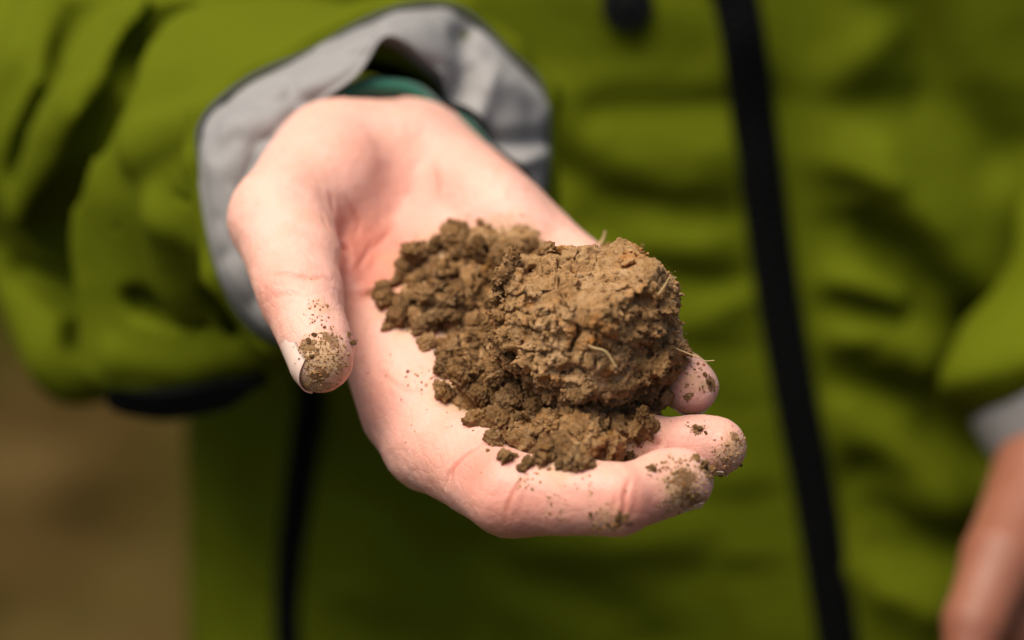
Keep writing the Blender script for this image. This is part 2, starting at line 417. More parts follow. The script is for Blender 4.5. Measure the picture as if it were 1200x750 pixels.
def torso_surface(u, v, lift=0.0):
    e = 1e-3
    P = torso_pt(u, v); du = torso_pt(u + e, v) - P; dv = torso_pt(u, v + 0.05) - P
    n = np.cross(du, dv); n /= np.linalg.norm(n, axis=-1, keepdims=True) + 1e-12
    if n[..., 2].mean() > 0 and abs(u.mean()) < 1.2 and len(u) < 5000: n = -n
    c = C0 + v[..., None] * A_DN
    n = np.where(((P - c) * n).sum(-1, keepdims=True) < 0, -n, n)
    return P, n
def torso():
    nu, nv = 420, 260
    u = np.linspace(-np.pi, np.pi, nu, endpoint=False); u = u - 0.35 * np.sin(u)      # denser in front
    v = np.linspace(-40, 34, nv)
    U, Vv = np.meshgrid(u, v, indexing='ij'); U = U.ravel(); Vv = Vv.ravel()
    P, n = torso_surface(U, Vv)
    flat = np.exp(-((P - C0) @ Xt) ** 2 / 2.6) * (np.cos(U) > 0)                      # the zip placket stays flat
    P = P + n * (torso_disp(P, n, Vv) * (1 - 0.85 * flat))[:, None]
    return build('jacket', P, grid_faces(nu, nv, True), GREEN, person, fix=True)
jacket = torso()
def strip_on_torso(name, path_px, halfw, lift, mat, parent, thick=0.16, n=120):
    """a tape sewn on the jacket front: follows the cloth between measured points"""
    path = cat_open(np.array(path_px, float), n)
    # find (u, v) by a small search on the body surface
    us = np.linspace(-1.5, 1.5, 400); vs = np.linspace(-40, 34, 380)
    U, Vv = np.meshgrid(us, vs, indexing='ij'); Pg = torso_pt(U.ravel(), Vv.ravel()); gx, gy = to_px(Pg)
    idx = [int(np.argmin((gx - x) ** 2 + (gy - y) ** 2)) for x, y in path]
    uu = np.convolve(np.pad(U.ravel()[idx], 6, mode='edge'), np.ones(13) / 13, 'valid'); vv = np.convolve(np.pad(Vv.ravel()[idx], 6, mode='reflect', reflect_type='odd'), np.ones(13) / 13, 'valid')
    P, nr = torso_surface(uu, vv)
    flat = np.exp(-((P - C0) @ Xt) ** 2 / 2.6)
    P = P + nr * (torso_disp(P, nr, vv) * (1 - 0.85 * flat))[:, None]
    k = np.ones(9) / 9; P = np.stack([np.convolve(np.pad(P[:, i], 4, mode='reflect', reflect_type='odd'), k, 'valid') for i in range(3)], 1)
    T = np.gradient(P, axis=0); T /= np.linalg.norm(T, axis=1, keepdims=True); S = np.cross(T, nr); S /= np.linalg.norm(S, axis=1, keepdims=True)
    prof = [(-1, -0.6), (-1, 0.7), (-0.9, 1), (0, 1.0), (0.9, 1), (1, 0.7), (1, -0.6)]
    V = np.stack([P + S * (a * halfw) + nr * (lift + thick * b) for a, b in prof], 0).reshape(-1, 3)
    return build(name, V, grid_faces(len(prof), n), mat, parent, fix=False), P, nr, S
ztape, zP, zN, zS = strip_on_torso('zip_tape', [(828, -120), (845, -40), (862, 0), (888, 180), (915, 375), (950, 560), (981, 750), (1000, 860)], 0.72, 0.10, BLACK, jacket)
def zip_teeth():
    Vs, Fs = [], []; cube = np.array([(x, y, z) for x in (-1, 1) for y in (-1, 1) for z in (-1, 1)], float)
    fc = np.array([(0, 1, 3, 2), (4, 6, 7, 5), (0, 4, 5, 1), (2, 3, 7, 6), (0, 2, 6, 4), (1, 5, 7, 3)])
    L = np.concatenate([[0], np.cumsum(np.linalg.norm(np.diff(zP, axis=0), axis=1))]); s = np.arange(0, L[-1], 0.22)
    for k, t in enumerate(s):
        c = np.array([np.interp(t, L, zP[:, i]) for i in range(3)]); i = min(len(zP) - 2, int(np.searchsorted(L, t)))
        T = npz(zP[i + 1] - zP[i]); side = 0.12 if k % 2 else -0.12
        Vs.append(c + zN[i] * 0.30 + zS[i] * side + cube @ np.stack([zS[i] * 0.2, zN[i] * 0.07, T * 0.07])); Fs.append(fc + 8 * k)
    o = build('zip_teeth', np.concatenate(Vs), np.concatenate(Fs), BLACKP, jacket, smooth=False)
zip_teeth()
strip_on_torso('pocket_zip', [(368, 440), (364, 480), (350, 580), (340, 660), (338, 720), (345, 800)], 0.55, 0.08, BLACK, jacket)
def disc_part(name, px, py, dep, r, mat, parent, nr):
    prof = [(0, .30), (.5, .30), (.62, .22), (.78, .30), (.92, .28), (1, .16), (1, -.25)]
    th = np.linspace(0, 2 * np.pi, 32, endpoint=False); fr = frame(nr, np.array([0, 1, 0.2])); c = H(px, py, dep)
    V = np.stack([c + (np.cos(th)[:, None] * fr[1] + np.sin(th)[:, None] * fr[2]) * (a * r) + fr[0] * (b * r) for a, b in prof], 1).reshape(-1, 3)
    return build(name, V, grid_faces(32, len(prof), True), mat, parent, fix=False)
us = np.linspace(-1.5, 1.5, 300); U, Vv = np.meshgrid(us, np.linspace(-40, 34, 300), indexing='ij'); P, n_ = torso_surface(U.ravel(), Vv.ravel())
P = P + n_ * torso_disp(P, n_, Vv.ravel())[:, None]; gx, gy = to_px(P); i = int(np.argmin((gx - 735) ** 2 + (gy - 8) ** 2))
disc_part('snap_button', 735, 6, P[i, 2] - 0.15, 0.85, BLACKP, jacket, n_[i])

# --- sleeve of the held-out arm
def zcuff(px, off=0.0): return (81.2 + off + 1.47) / (1 - 0.35 * (px - 600) / F)
SH, EL, WR = H(90, -420, 106), H(10, 150, 101), H(425, 205, 83)
AX = npz(WR - EL)
LIP = [(272, 240), (284, 200), (315, 155), (362, 122), (410, 86), (446, 40), (500, 70), (545, 118), (596, 178), (628, 232), (560, 345), (450, 392), (345, 395), (288, 320)]
OUT = [(235, 190), (240, 138), (292, 92), (360, 62), (425, 26), (478, 8), (540, 12), (596, 62), (637, 112), (634, 238), (565, 355), (455, 412), (318, 398), (258, 322)]
def sleeve_base(P):
    d = cone(P, SH, EL, 8.0, 5.6)
    d = smin(d, cone(P, EL, WR + AX * 3, 5.3, 4.55), 2.0)
    d = smin(d, cone(P, H(172, 225, 86.5), H(196, 400, 88.5), 1.7, 2.2), 0.9)
    d = smin(d, cone(P, H(196, 400, 88.5), H(320, 345, 86.5), 2.2, 1.9), 0.9)
    d = smin(d, cone(P, H(185, 205, 86.5), H(330, 70, 87.5), 1.6, 1.3), 1.2)
    return smin(d, cone(P, H(20, 290, 95), H(95, 400, 93), 1.5, 1.9), 0.8)
def cut_cuff(P): return (81.3 + 0.35 * (P[:, 0] + 4.2)) - P[:, 2]
SLEEVE_FOLDS = [   # + stands proud, - sinks in: points, radius, how far its middle lies under the cloth, blend
    (1, [(172, 40), (110, 130), (40, 240)], 1.0, 0.6, 0.5), (1, [(60, 0), (30, 80), (-20, 190)], 1.0, 0.65, 0.5), (1, [(180, 175), (235, 150), (300, 108)], 0.8, 0.6, 0.5), (1, [(118, 180), (112, 300), (122, 430)], 0.6, 0.42, 0.4),
    (1, [(210, 250), (222, 320), (235, 345)], 0.9, 0.75, 0.6), (1, [(150, 415), (220, 420), (290, 400)], 0.8, 0.6, 0.5),
    (-1, [(200, 22), (152, 110), (100, 205), (62, 290)], 1.35, 0.30, 0.45), (-1, [(104, 0), (66, 95), (22, 205)], 0.85, 0.2, 0.4), (-1, [(165, 352), (205, 365), (245, 378)], 0.75, -0.05, 0.5),
    (-1, [(92, 210), (84, 300), (95, 400)], 0.65, 0.1, 0.4), (-1, [(20, 315), (80, 345)], 0.5, 0.0, 0.5), (-1, [(190, 190), (205, 225), (260, 245)], 0.32, 0.0, 0.4), (-1, [(255, 340), (280, 400), (310, 435)], 0.7, 0.1, 0.5), (-1, [(140, 250), (160, 300), (170, 340)], 0.35, -0.05, 0.5)]
SF3 = []
for sg, pts, r, sink, k in SLEEVE_FOLDS:
    q = [march(sleeve_base, x, y, 74, 112) for x, y in pts]; q = [x for x in q if x is not None]
    if len(q) > 1: SF3.append((sg, [x + np.array([0, 0, sink]) for x in q], r, k))
def sleeve_sdf(P):
    d = sleeve_base(P)
    for sg, q, r, k in SF3:
        c = None
        for a_, b_ in zip(q[:-1], q[1:]):
            x = cone(P, a_, b_, r, r); c = x if c is None else np.minimum(c, x)
        d = smin(d, c, k * 0.55) if sg > 0 else smax(d, -c, k * 0.55)
    d = d - (fbm(P * 0.14, 2, 31) * 0.25 + (1 - np.abs(vnoise(P * np.array([0.3, 0.22, 0.3]), 44))) * 0.2 + (1 - np.abs(vnoise(P * 0.6, 45))) * 0.08)
    o_ = [H(x, y, zcuff(x, 0.75)) for x, y in OUT]
    for a_, b_ in zip(o_, o_[1:] + o_[:1]): d = smin(d, cone(P, a_, b_, 0.5, 0.5), 0.6)
    d = smax(d, cut_cuff(P), 0.3)
    return smax(d, -cone(P, H(436, 205, 76), H(402, 205, 92), 3.35, 3.1), 0.2)
V, Q = mesh_sdf(sleeve_sdf, (-32, -9, 78), (8, 34, 118), 0.18, 5, 0.4); Q = orient(V, Q)
sleeve = build('sleeve', relax(V, Q, 4), Q, GREEN, jacket)
# black band standing in for the shadowed fold under the sleeve
def fold_shade_band():
    a = cat_open([H(120, 450, 87.8), H(145, 468, 87.2), H(200, 473, 86.4), H(262, 461, 85.8), H(310, 443, 85.4)], 40)
    T = np.gradient(a, axis=0); T /= np.linalg.norm(T, axis=1, keepdims=True); Nn = np.array([0, -0.55, -0.8]); S = np.cross(T, Nn); S /= np.linalg.norm(S, axis=1, keepdims=True); N2 = np.cross(S, T)
    taper = np.clip(np.minimum(np.arange(40) / 6, (39 - np.arange(40)) / 10), 0.35, 1)[:, None]
    prof = [(-1, -1), (-1, 1), (1, 1), (1, -1), (-1, -1)]
    V = np.stack([a + S * (x * 0.48) * taper + N2 * y * 0.16 for x, y in prof], 0).reshape(-1, 3)
    build('fold_shade', V, grid_faces(5, 40), BLACK, jacket, fix=False, smooth=False)
fold_shade_band()

# --- turned-back grey cuff
def cuff():
    n = 220
    lip = np.array([H(x, y, zcuff(x, -1.7)) for x, y in LIP]); out = np.array([H(x, y, zcuff(x, 0.15)) for x, y in OUT])
    mid = (lip + out) / 2; cen = out.mean(0)
    mid = mid + np.array([npz((m - cen) * np.array([1, 1, 0])) for m in mid]) * 0.12 + np.array([0, 0, -0.45])
    inn = lip + np.array([0, 0, 0.9]) + np.array([npz((cen - m) * np.array([1, 1, 0])) for m in lip]) * 0.1
    deep = lip * 0.0 + (cen + (lip - cen) * 0.86) + np.array([-1.6, 0.5, 9.0])
    under = out + np.array([npz((cen - m) * np.array([1, 1, 0])) for m in out]) * 0.35 + np.array([0, 0, 0.4])
    rows = [cat_periodic(r, n) for r in (under, out, mid, lip, inn, deep)]
    R = np.stack(rows, 1)                                     # loop, row, 3
    L = np.stack([cat_open(R[i], 44) for i in range(n)], 0)
    P = L.reshape(-1, 3)
    P = P + np.stack([vnoise(P * 0.55, 3), vnoise(P * 0.55, 4), vnoise(P * 0.55, 5)], 1) * 0.14 + np.stack([0 * P[:, 0], 0 * P[:, 0], 1 - np.abs(vnoise(P * 0.9, 9))], 1) * 0.34
    # soft pleats on the side where the cloth bunches up
    px, py = to_px(P); q = np.stack([px, py], 1); c = P - cen; c[:, 2] = 0; c /= np.linalg.norm(c, axis=1, keepdims=True)
    for pts, a, wd in (([(545, 40), (552, 75), (530, 110)], -0.8, 14), ([(575, 90), (560, 150)], 0.4, 16), ([(640, 160), (570, 165)], -0.4, 9), ([(636, 185), (590, 200)], 0.3, 9), ([(600, 100), (640, 130)], 0.3, 12),
                       ([(250, 180), (275, 160)], -0.15, 12)):
        P = P + (np.array([0.25, 0.25, -0.9]) * a)[None] * np.exp(-(seg_dist(q, np.array(pts, float)) / wd) ** 2)[:, None]
    o = build('cuff', P, grid_faces(n, 44, True), GREY, jacket, fix=False); tag(o, 'grey turned-back cuff around the hand holding soil')
    V, Fq = tube(cat_periodic(out + np.array([0, 0, -0.02]), 200), 0.075, 6)
    build('piping', V, Fq, PIPING, o, fix=False)
cuff()
# --- shirt sleeve inside the cuff
def under_sleeve():
    base, back = H(446, 204, 80.2), H(390, 205, 95); ax = npz(back - base); fr = frame(ax, np.array([0, 1, 0.0])); n = 120
    th = np.linspace(0, 2 * np.pi, n, endpoint=False); rows = []
    for s, r in ((1.2, 2.35), (0.45, 2.5), (0.05, 2.68), (0.0, 2.95), (0.35, 3.12), (1.0, 3.05), (2.0, 3.0), (6.0, 3.2), (13, 3.3)):
        rr = r * 1.05 + 0.17 * np.sin(th * 5 + s) + 0.06 * np.sin(th * 11 + 2 * s)
        rows.append(base + ax * s + (np.cos(th)[:, None] * fr[1] * 1.0 + np.sin(th)[:, None] * fr[2] * 0.80) * rr[:, None])
    R = np.stack(rows, 1); L = np.stack([cat_open(R[i], 40) for i in range(n)], 0)
    o = build('shirt_sleeve', L.reshape(-1, 3), grid_faces(n, 40, True), TEAL, person, fix=False); tag(o, 'teal shirt sleeve end inside the grey cuff')
under_sleeve()

HANDRES = 0.058
# --- the hand that holds the soil (palm up, thumb towards the viewer)
MI, PI_, DI, TI = H(508, 518, 72.6), H(598, 580, 69.0), H(724, 585, 68.0), H(801, 563, 68.9)
MM, PM, DM, TM = H(588, 435, 74.0), H(640, 535, 70.9), H(765, 525, 70.4), H(842, 524, 70.3)
MR, PR, DR, TR = H(645, 372, 75.0), H(708, 470, 72.6), H(778, 436, 72.4), H(810, 454, 71.4)
ML, PL, DL, TL = H(676, 325, 76.0), H(735, 395, 74.0), H(765, 388, 72.6), H(772, 392, 71.6)
T0, T1, T2, T3 = H(392, 192, 78.6), H(330, 258, 75.4), H(352, 345, 72.6), H(375, 422, 71.0)
UPV = np.array([0, math.cos(PITCH), -math.sin(PITCH)])            # world up in the working space
def finger(P, a, b, c, d, r, pal):
    """a..d joints, r radii, pal: towards the pads"""
    f = cone(P, a, b, r[0], r[1])
    f = smin(f, cone(P, b, c, r[1] * 0.97, r[2]), 0.5)
    f = smin(f, cone(P, c, d, r[2] * 0.93, r[3]), 0.12)
    for p, q, ra, rb in ((a, b, r[0], r[1]), (b, c, r[1], r[2])):   # soft cushions between the creases
        ax = q - p; L = np.linalg.norm(ax); fr = frame(ax, pal); rr = (ra + rb) / 2
        f = smin(f, ell(P, (p + q) / 2 + fr[2] * rr * 0.24, (L * 0.34, rr * 0.86, rr * 0.92), fr), 0.35)
    ax = d - c; fr = frame(ax, pal)
    f = smin(f, ell(P, c + ax * 0.72 + fr[2] * r[3] * 0.22, (np.linalg.norm(ax) * 0.60, r[3] * 0.92, r[3] * 0.95), fr), 0.3)
    return f
PAL_I = np.array([0.35, 0.75, 0.45]); PAL_M = np.array([-0.1, 0.85, -0.35]); PAL_T = np.array([0.75, 0.1, -0.55])
def hand_sdf(P):
    d = cone(P, H(438, 225, 79.4), MI, 1.35, 1.22)
    for a, b, ra, rb in ((H(455, 200, 79.6), MM, 1.4, 1.15), (H(475, 190, 79.9), MR, 1.45, 1.05), (H(495, 186, 80.3), ML, 1.5, 1.02)):
        d = smin(d, cone(P, a, b, ra, rb), 0.9)
    fr = frame(ML - H(495, 186, 80.3), np.array([-0.4, 0.55, -0.75]))
    d = smin(d, ell(P, H(560, 235, 77.6), (3.0, 1.25, 1.35), fr), 0.8)                   # hypothenar
    d = smin(d, ell(P, H(455, 180, 79.0), (2.0, 1.35, 1.45)), 0.9)                       # heel
    d = smin(d, cone(P, H(462, 214, 80.8), H(405, 225, 98), 2.1, 2.6), 1.2)             # wrist and forearm
    th = cone(P, T0, T1, 1.75, 1.36)
    th = smin(th, ell(P, H(385, 232, 77.1), (1.5, 2.0, 1.5), frame(np.array([1, -0.35, 0.0]), np.array([0, 0, 1.0]))), 0.8)
    d = smin(d, th, 1.1)
    d = smin(d, cone(P, H(410, 330, 76.3), H(478, 478, 73.4), 0.85, 1.18), 0.9)          # web and first dorsal muscle
    d = smin(d, cone(P, H(500, 440, 73.6), H(560, 480, 72.6), 0.95, 0.85), 0.8)          # pads at the finger roots
    d = smin(d, cone(P, H(430, 240, 77.5), H(395, 330, 75.6), 0.9, 0.7), 0.6)
    d = smin(d, ell(P, H(462, 268, 78.4), (1.9, 2.0, 1.25), frame(np.array([1, 0.3, 0.0]), np.array([-0.3, 0.5, -0.8]))), 0.9)   # fills the hollow
    d = smin(d, ell(P, H(445, 218, 78.3), (1.6, 1.4, 1.3)), 0.9)
    t = cone(P, T1, T2, 1.34, 1.08)
    t = smin(t, cone(P, T2, T3, 1.06, 0.80), 0.3)
    fr = frame(T3 - T2, PAL_T)
    t = smin(t, ell(P, T2 + (T3 - T2) * 0.72 + fr[2] * 0.20, (1.45, 0.80, 0.74), fr), 0.35)
    fr = frame(T2 - T1, PAL_T)
    t = smin(t, ell(P, (T1 + T2) / 2 + fr[2] * 0.25, (1.3, 1.0, 1.05), fr), 0.4)
    out = smin(d, t, 0.55)
    for a, b, c, e, r, pal in ((MI, PI_, DI, TI, (1.24, 1.0, 0.90, 0.74), PAL_I), (MM, PM, DM, TM, (1.12, 0.95, 0.82, 0.71), PAL_M),
                               (MR, PR, DR, TR, (1.06, 0.90, 0.80, 0.68), PAL_M), (ML, PL, DL, TL, (0.98, 0.80, 0.70, 0.58), PAL_M)):
        f = finger(P, a, b, c, e, r, pal)
        out = smin(out, smin(d, f, 0.55), 0.10)
    return out
V, Q = mesh_sdf(hand_sdf, (-10.5, -6.5, 66), (7, 7.2, 91), HANDRES, 4)
Q = orient(V - V.mean(0), Q)

V = relax(V, Q, 3)
def on_hand(px, py): return march(hand_sdf, px, py, 64, 90)
CREASES = [  # photograph points along each skin fold, depth (cm), half width (cm), redness
    ([(388, 232), (392, 262), (404, 292), (408, 320)], 0.13, 0.10, 1.0), ([(405, 232), (420, 262), (412, 285)], 0.035, 0.07, 0.5), ([(376, 246), (384, 268), (398, 288)], 0.03, 0.06, 0.4),
    ([(412, 350), (440, 342), (470, 330), (500, 312)], 0.14, 0.13, 0.8), ([(430, 300), (455, 275), (470, 262)], 0.04, 0.1, 0.3), ([(415, 320), (428, 300), (436, 282)], 0.05, 0.08, 0.5),
    ([(522, 570), (532, 548), (552, 528), (570, 518)], 0.075, 0.065, 0.55), ([(530, 580), (529, 560), (541, 540)], 0.035, 0.05, 0.3), ([(516, 556), (530, 536)], 0.03, 0.05, 0.2), ([(592, 612), (596, 592), (606, 572), (622, 556)], 0.05, 0.055, 0.4), ([(606, 608), (612, 588), (624, 570)], 0.025, 0.05, 0.2),
    ([(726, 618), (730, 600), (733, 576), (740, 556)], 0.055, 0.06, 0.4), ([(716, 610), (720, 590), (726, 566)], 0.03, 0.05, 0.2),
    ([(770, 548), (772, 520), (768, 496)], 0.06, 0.08, 0.4), ([(505, 180), (512, 215), (505, 240)], 0.03, 0.12, 0.25), ([(300, 330), (330, 322), (362, 326), (392, 330)], 0.03, 0.08, 0.2), ([(310, 352), (345, 345), (385, 350)], 0.025, 0.07, 0.15),
    ([(440, 430), (470, 455), (500, 462)], 0.03, 0.08, 0.15), ([(460, 400), (500, 430)], 0.025, 0.08, 0.12),
]
nrm = normals(V, Q); flush = np.zeros(len(V)); crs = np.zeros(len(V)); disp = np.zeros(len(V))
for pts, dep, wd, red in CREASES:
    p3 = [on_hand(*p) for p in pts]; p3 = np.array([p for p in p3 if p is not None])
    if len(p3) < 2: continue
    lo, hi = p3.min(0) - 0.8, p3.max(0) + 0.8; m_ = ((V > lo) & (V < hi)).all(1)
    path = cat_open(p3, 24) + vnoise(np.arange(72).reshape(24, 3) * 0.7, 8)[:, None] * 0.02
    dist = seg_dist(V[m_], path); seg = np.linalg.norm(V[m_] - path[0], axis=1); seg2 = np.linalg.norm(V[m_] - path[-1], axis=1)
    fade = np.clip(np.minimum(seg, seg2) / 0.5, 0.25, 1)
    disp[m_] -= fade * dep * np.exp(-(dist / (wd * 0.75)) ** 2) - fade * dep * 0.30 * np.exp(-((dist - 2.0 * wd) / (1.2 * wd)) ** 2)
    crs[m_] = np.maximum(crs[m_], fade * np.exp(-(dist / (wd * 0.6)) ** 2))
    flush[m_] += fade * red * 0.8 * np.exp(-(dist / (wd * 1.25)) ** 2)
for (px, py), r, a in (((415, 285), 0.8, 0.45), ((435, 300), 1.0, 0.6), ((448, 330), 0.9, 0.6), ((400, 300), 0.6, 0.35), ((480, 290), 0.8, 0.3), ((540, 210), 0.6, 0.15), ((420, 170), 0.9, 0.2), ((350, 300), 0.8, 0.15), ((440, 470), 0.8, 0.25), ((500, 555), 0.8, 0.25), ((505, 215), 0.9, 0.28), ((470, 250), 1.2, 0.25), ((590, 600), 1.0, 0.35), ((545, 545), 0.8, 0.35), ((700, 590), 0.9, 0.2), ((745, 595), 0.6, 0.42),
                       ((560, 555), 0.7, 0.3), ((310, 350), 0.7, 0.3), ((795, 440), 0.6, 0.25), ((770, 510), 0.7, 0.3), ((640, 615), 1.2, 0.25), ((470, 510), 0.9, 0.15), ((770, 605), 0.7, 0.35)):
    p = on_hand(px, py)
    if p is not None: flush += a * np.exp(-(np.linalg.norm(V - p, axis=1) / r) ** 2)
disp += fbm(V * 1.1, 3, 61) * 0.025 + fbm(V * 5.0, 2, 77) * 0.006
dirt = np.zeros(len(V))
DUST = [((380, 420), 0.85, 0.95), ((368, 450), 0.6, 0.9), ((800, 568), 0.75, 0.9), ((860, 525), 0.6, 0.75), ((715, 612), 0.5, 0.8), ((815, 445), 0.5, 0.65), ((650, 600), 0.7, 0.45), ((375, 360), 0.5, 0.6), ((440, 340), 0.4, 0.5)]
DIRT = [((372, 440), 0.42, 0.85), ((388, 400), 0.42, 0.75), ((362, 408), 0.30, 1.0), ((372, 372), 0.40, 0.50), ((400, 425), 0.35, 0.7), ((725, 610), 0.26, 0.95), ((700, 618), 0.30, 0.72), ((692, 602), 0.12, 1.0), ((800, 560), 0.55, 0.80), ((815, 585), 0.45, 0.8), ((765, 551), 0.16, 1.0),
        ((820, 502), 0.24, 1.0), ((850, 535), 0.45, 0.62), ((865, 515), 0.4, 0.62), ((828, 548), 0.30, 1.0), ((832, 450), 0.22, 1.0), ((806, 466), 0.14, 1.0), ((812, 430), 0.35, 0.6), ((690, 575), 0.35, 0.5), ((650, 590), 0.5, 0.40), ((785, 590), 0.5, 0.6),
        ((478, 435), 0.07, 1.0), ((620, 560), 0.45, 0.48), ((560, 500), 0.45, 0.45), ((730, 535), 0.5, 0.6), ((500, 440), 0.8, 0.36), ((470, 380), 0.8, 0.36), ((600, 270), 0.8, 0.36)]
VW = V + 0.14 * np.stack([vnoise(V * 5, s_) for s_ in (1, 2, 3)], 1) + 0.07 * np.stack([vnoise(V * 13, s_) for s_ in (4, 5, 6)], 1)
for (px, py), r, a in DIRT:
    p = on_hand(px, py)
    if p is not None: dirt = np.maximum(dirt, a * np.exp(-(np.linalg.norm(VW - p, axis=1) / r / 1.15) ** 2))
dust = np.zeros(len(V))
for (px, py), r, a in DUST:
    p = on_hand(px, py)
    if p is not None: dust = np.maximum(dust, a * np.exp(-(np.linalg.norm(VW - p, axis=1) / r) ** 2))
dust = np.maximum(dust, 0.55 * crs * (V[:, 2] < 73.5))
V = V + nrm * disp[:, None]
hand = build('hand', V, Q, SKIN, person, attrs={'flush': np.clip(flush * 1.3, 0, 1), 'dirt': dirt, 'dust': dust})
tag(hand, 'bare right hand held palm up, fingertips smeared with soil')
def nail(parent, c, d, r, pal, ln, rot=0.0, sdf=None):
    sdf = sdf or hand_sdf
    ax = npz(d - c); fr = frame(ax, -np.asarray(pal)); n1, n2 = 14, 17; rows = []
    for s in np.linspace(0, 1, n1):
        wdt = 1.02 * (1 - 0.10 * (1 - s)); r2 = r * 1.0
        a = np.linspace(-1, 1, n2); end = s - (0.14 if s > 0.5 else 0.34) * (a ** 2) * (1 if s > 0.5 else -1) * abs(s - 0.5) * 2
        th = a * wdt + rot
        rows.append(d + ax * (end[:, None] - 0.52) * ln + (np.cos(th)[:, None] * fr[2] * (r2 * 0.985 + 0.03) + np.sin(th)[:, None] * fr[1] * (r2 + 0.035)) * (1 - 0.10 * max(0, s - 0.55)))
    top = np.stack(rows, 0); q = top.reshape(-1, 3).copy(); e = 0.02
    for _ in range(4):
        g = np.stack([(sdf(q + np.eye(3)[i] * e) - sdf(q - np.eye(3)[i] * e)) for i in range(3)], 1); g /= np.linalg.norm(g, axis=1, keepdims=True) + 1e-9
        q = q - g * (sdf(q) - np.repeat(np.linspace(-0.014, 0.022, n1), n2))[:, None]
    tip = np.repeat(np.clip((np.linspace(0, 1, n1) - 0.86) / 0.14, 0, 1), n2)[:, None]
    q = q + g * 0.02 * tip + ax * 0.05 * tip; top = q.reshape(n1, n2, 3); low = top + (d - top) * 0.05
    Vn = np.concatenate([top.reshape(-1, 3), low.reshape(-1, 3)]); g = grid_faces(n1, n2); b = n1 * n2
    ring = [i * n2 for i in range(n1)] + [(n1 - 1) * n2 + j for j in range(1, n2)] + [i * n2 + n2 - 1 for i in range(n1 - 2, -1, -1)] + list(range(n2 - 2, 0, -1))
    sidef = np.array([(ring[k], ring[(k + 1) % len(ring)], ring[(k + 1) % len(ring)] + b, ring[k] + b) for k in range(len(ring))])
    return build('fingernail', Vn, np.concatenate([g, g[:, ::-1] + b, sidef]), NAIL, parent)
nail(hand, T2, T3 - npz(T3 - T2) * 0.05, 0.83, np.array([0.9, 0.1, -0.02]), 1.45)
for c, e, r, pal in ((DI, TI, 0.73, np.array([0.1, 0.95, -0.25])), (DM, TM, 0.70, PAL_M), (DR, TR, 0.67, PAL_M), (DL, TL, 0.57, PAL_M)): nail(hand, c, e - npz(e - c) * 0.18, r, pal, 0.72)

# --- the other arm, hanging at the side
S2, E2, W2 = H(1520, -330, 105), H(1500, 150, 101), H(1252, 442, 93)
AX2 = npz(W2 - E2); CN2 = npz(np.array([0.42, -0.86, -0.12]))
def sleeve2_sdf(P):
    d = smin(cone(P, S2, E2, 7.0, 4.6), cone(P, E2, W2 + AX2 * 2, 4.4, 3.3), 1.5)
    d = smin(d, cone(P, H(1235, 200, 96), H(1235, 330, 94), 1.0, 1.2), 0.7)
    d = smax(d, -cone(P, H(1160, 300, 90), H(1260, 260, 92), 0.6, 0.8), 0.8)
    d = d - (fbm(P * 0.2, 3, 51) * 0.4 + vnoise(P * 0.6, 14) * 0.2)
    d = smin(d, np.maximum(cone(P, W2 - CN2 * 0.8, W2 + CN2, 3.45, 3.45), -((P - W2) @ CN2) - 1.6), 0.8)
    s_ = (P - W2) @ CN2; rad_ = np.linalg.norm(P - W2 - s_[:, None] * CN2, axis=1)
    d = smax(d, rad_ - 3.5 - np.clip(-s_, 0, 99) * 0.7, 0.5)
    d = smax(d, s_, 0.3)
    return d
V2, Q2 = mesh_sdf(sleeve2_sdf, (10, -8, 84), (36, 32, 116), 0.3, 4, 0.5)
build('sleeve', V2, Q2, GREEN, jacket)
def cuff2():
    n = 120; th = np.linspace(0, 2 * np.pi, n, endpoint=False); fr = frame(CN2, np.array([0, 0.3, -1.0])); rows = []
    for s, r in ((-0.3, 3.2), (-0.2, 3.5), (0.4, 3.52), (1.3, 3.42), (1.55, 3.28), (1.4, 3.1), (0.5, 3.0), (-4, 2.8)):
        rr = r + 0.07 * np.sin(3 * th + 1) + 0.04 * np.sin(7 * th)
        rows.append(W2 + (AX2 if s < -1 else CN2) * s + (np.cos(th)[:, None] * fr[1] + np.sin(th)[:, None] * fr[2]) * rr[:, None])
    L = np.stack([cat_open(r, 36) for r in np.stack(rows, 1)], 0)
    o = build('cuff', L.reshape(-1, 3), grid_faces(n, 36, True), GREY, jacket, fix=False); tag(o, 'grey cuff of the arm hanging at the side')
    V, Fq = tube(np.vstack([rows[1], rows[1][:1]]), 0.07, 6); build('piping', V, Fq, PIPING, o, fix=False)
cuff2()
B = dict(w=H(1256, 505, 92.5), k=[H(x, y, z) for x, y, z in ((1165, 735, 88.5), (1200, 765, 89.2), (1240, 780, 90.2), (1275, 775, 91.4))])
def hand2_sdf(P):
    d = cone(P, W2 - AX2 * 5, B['w'], 2.2, 1.95)
    for i, k in enumerate(B['k']): d = smin(d, cone(P, B['w'] + np.array([(i - 1.5) * 0.55, -0.6, (i - 1.5) * 0.3]), k, 1.5, 1.05), 0.9)
    out = d
    for i, k in enumerate(B['k']):
        L = (0.95, 1.05, 1.0, 0.8)[i]
        a = k + np.array([0.4, -3.8, 0.6]) * L; b = a + np.array([0.9, -2.3, 0.9]) * L; c = b + np.array([0.7, -1.5, 0.6]) * L
        f = smin(smin(cone(P, k, a, 1.0, 0.85), cone(P, a, b, 0.85, 0.75), 0.25), cone(P, b, c, 0.75, 0.62), 0.25)
        out = smin(out, smin(d, f, 0.5), 0.08)
    t0, t1, t2, t3 = H(1228, 560, 91), H(1174, 655, 88.2), H(1143, 730, 87), H(1132, 795, 86.4)
    t = smin(smin(cone(P, t0, t1, 1.7, 1.25), cone(P, t1, t2, 1.2, 1.0), 0.4), cone(P, t2, t3, 1.0, 0.72), 0.3)
    return smin(out, t, 0.8)
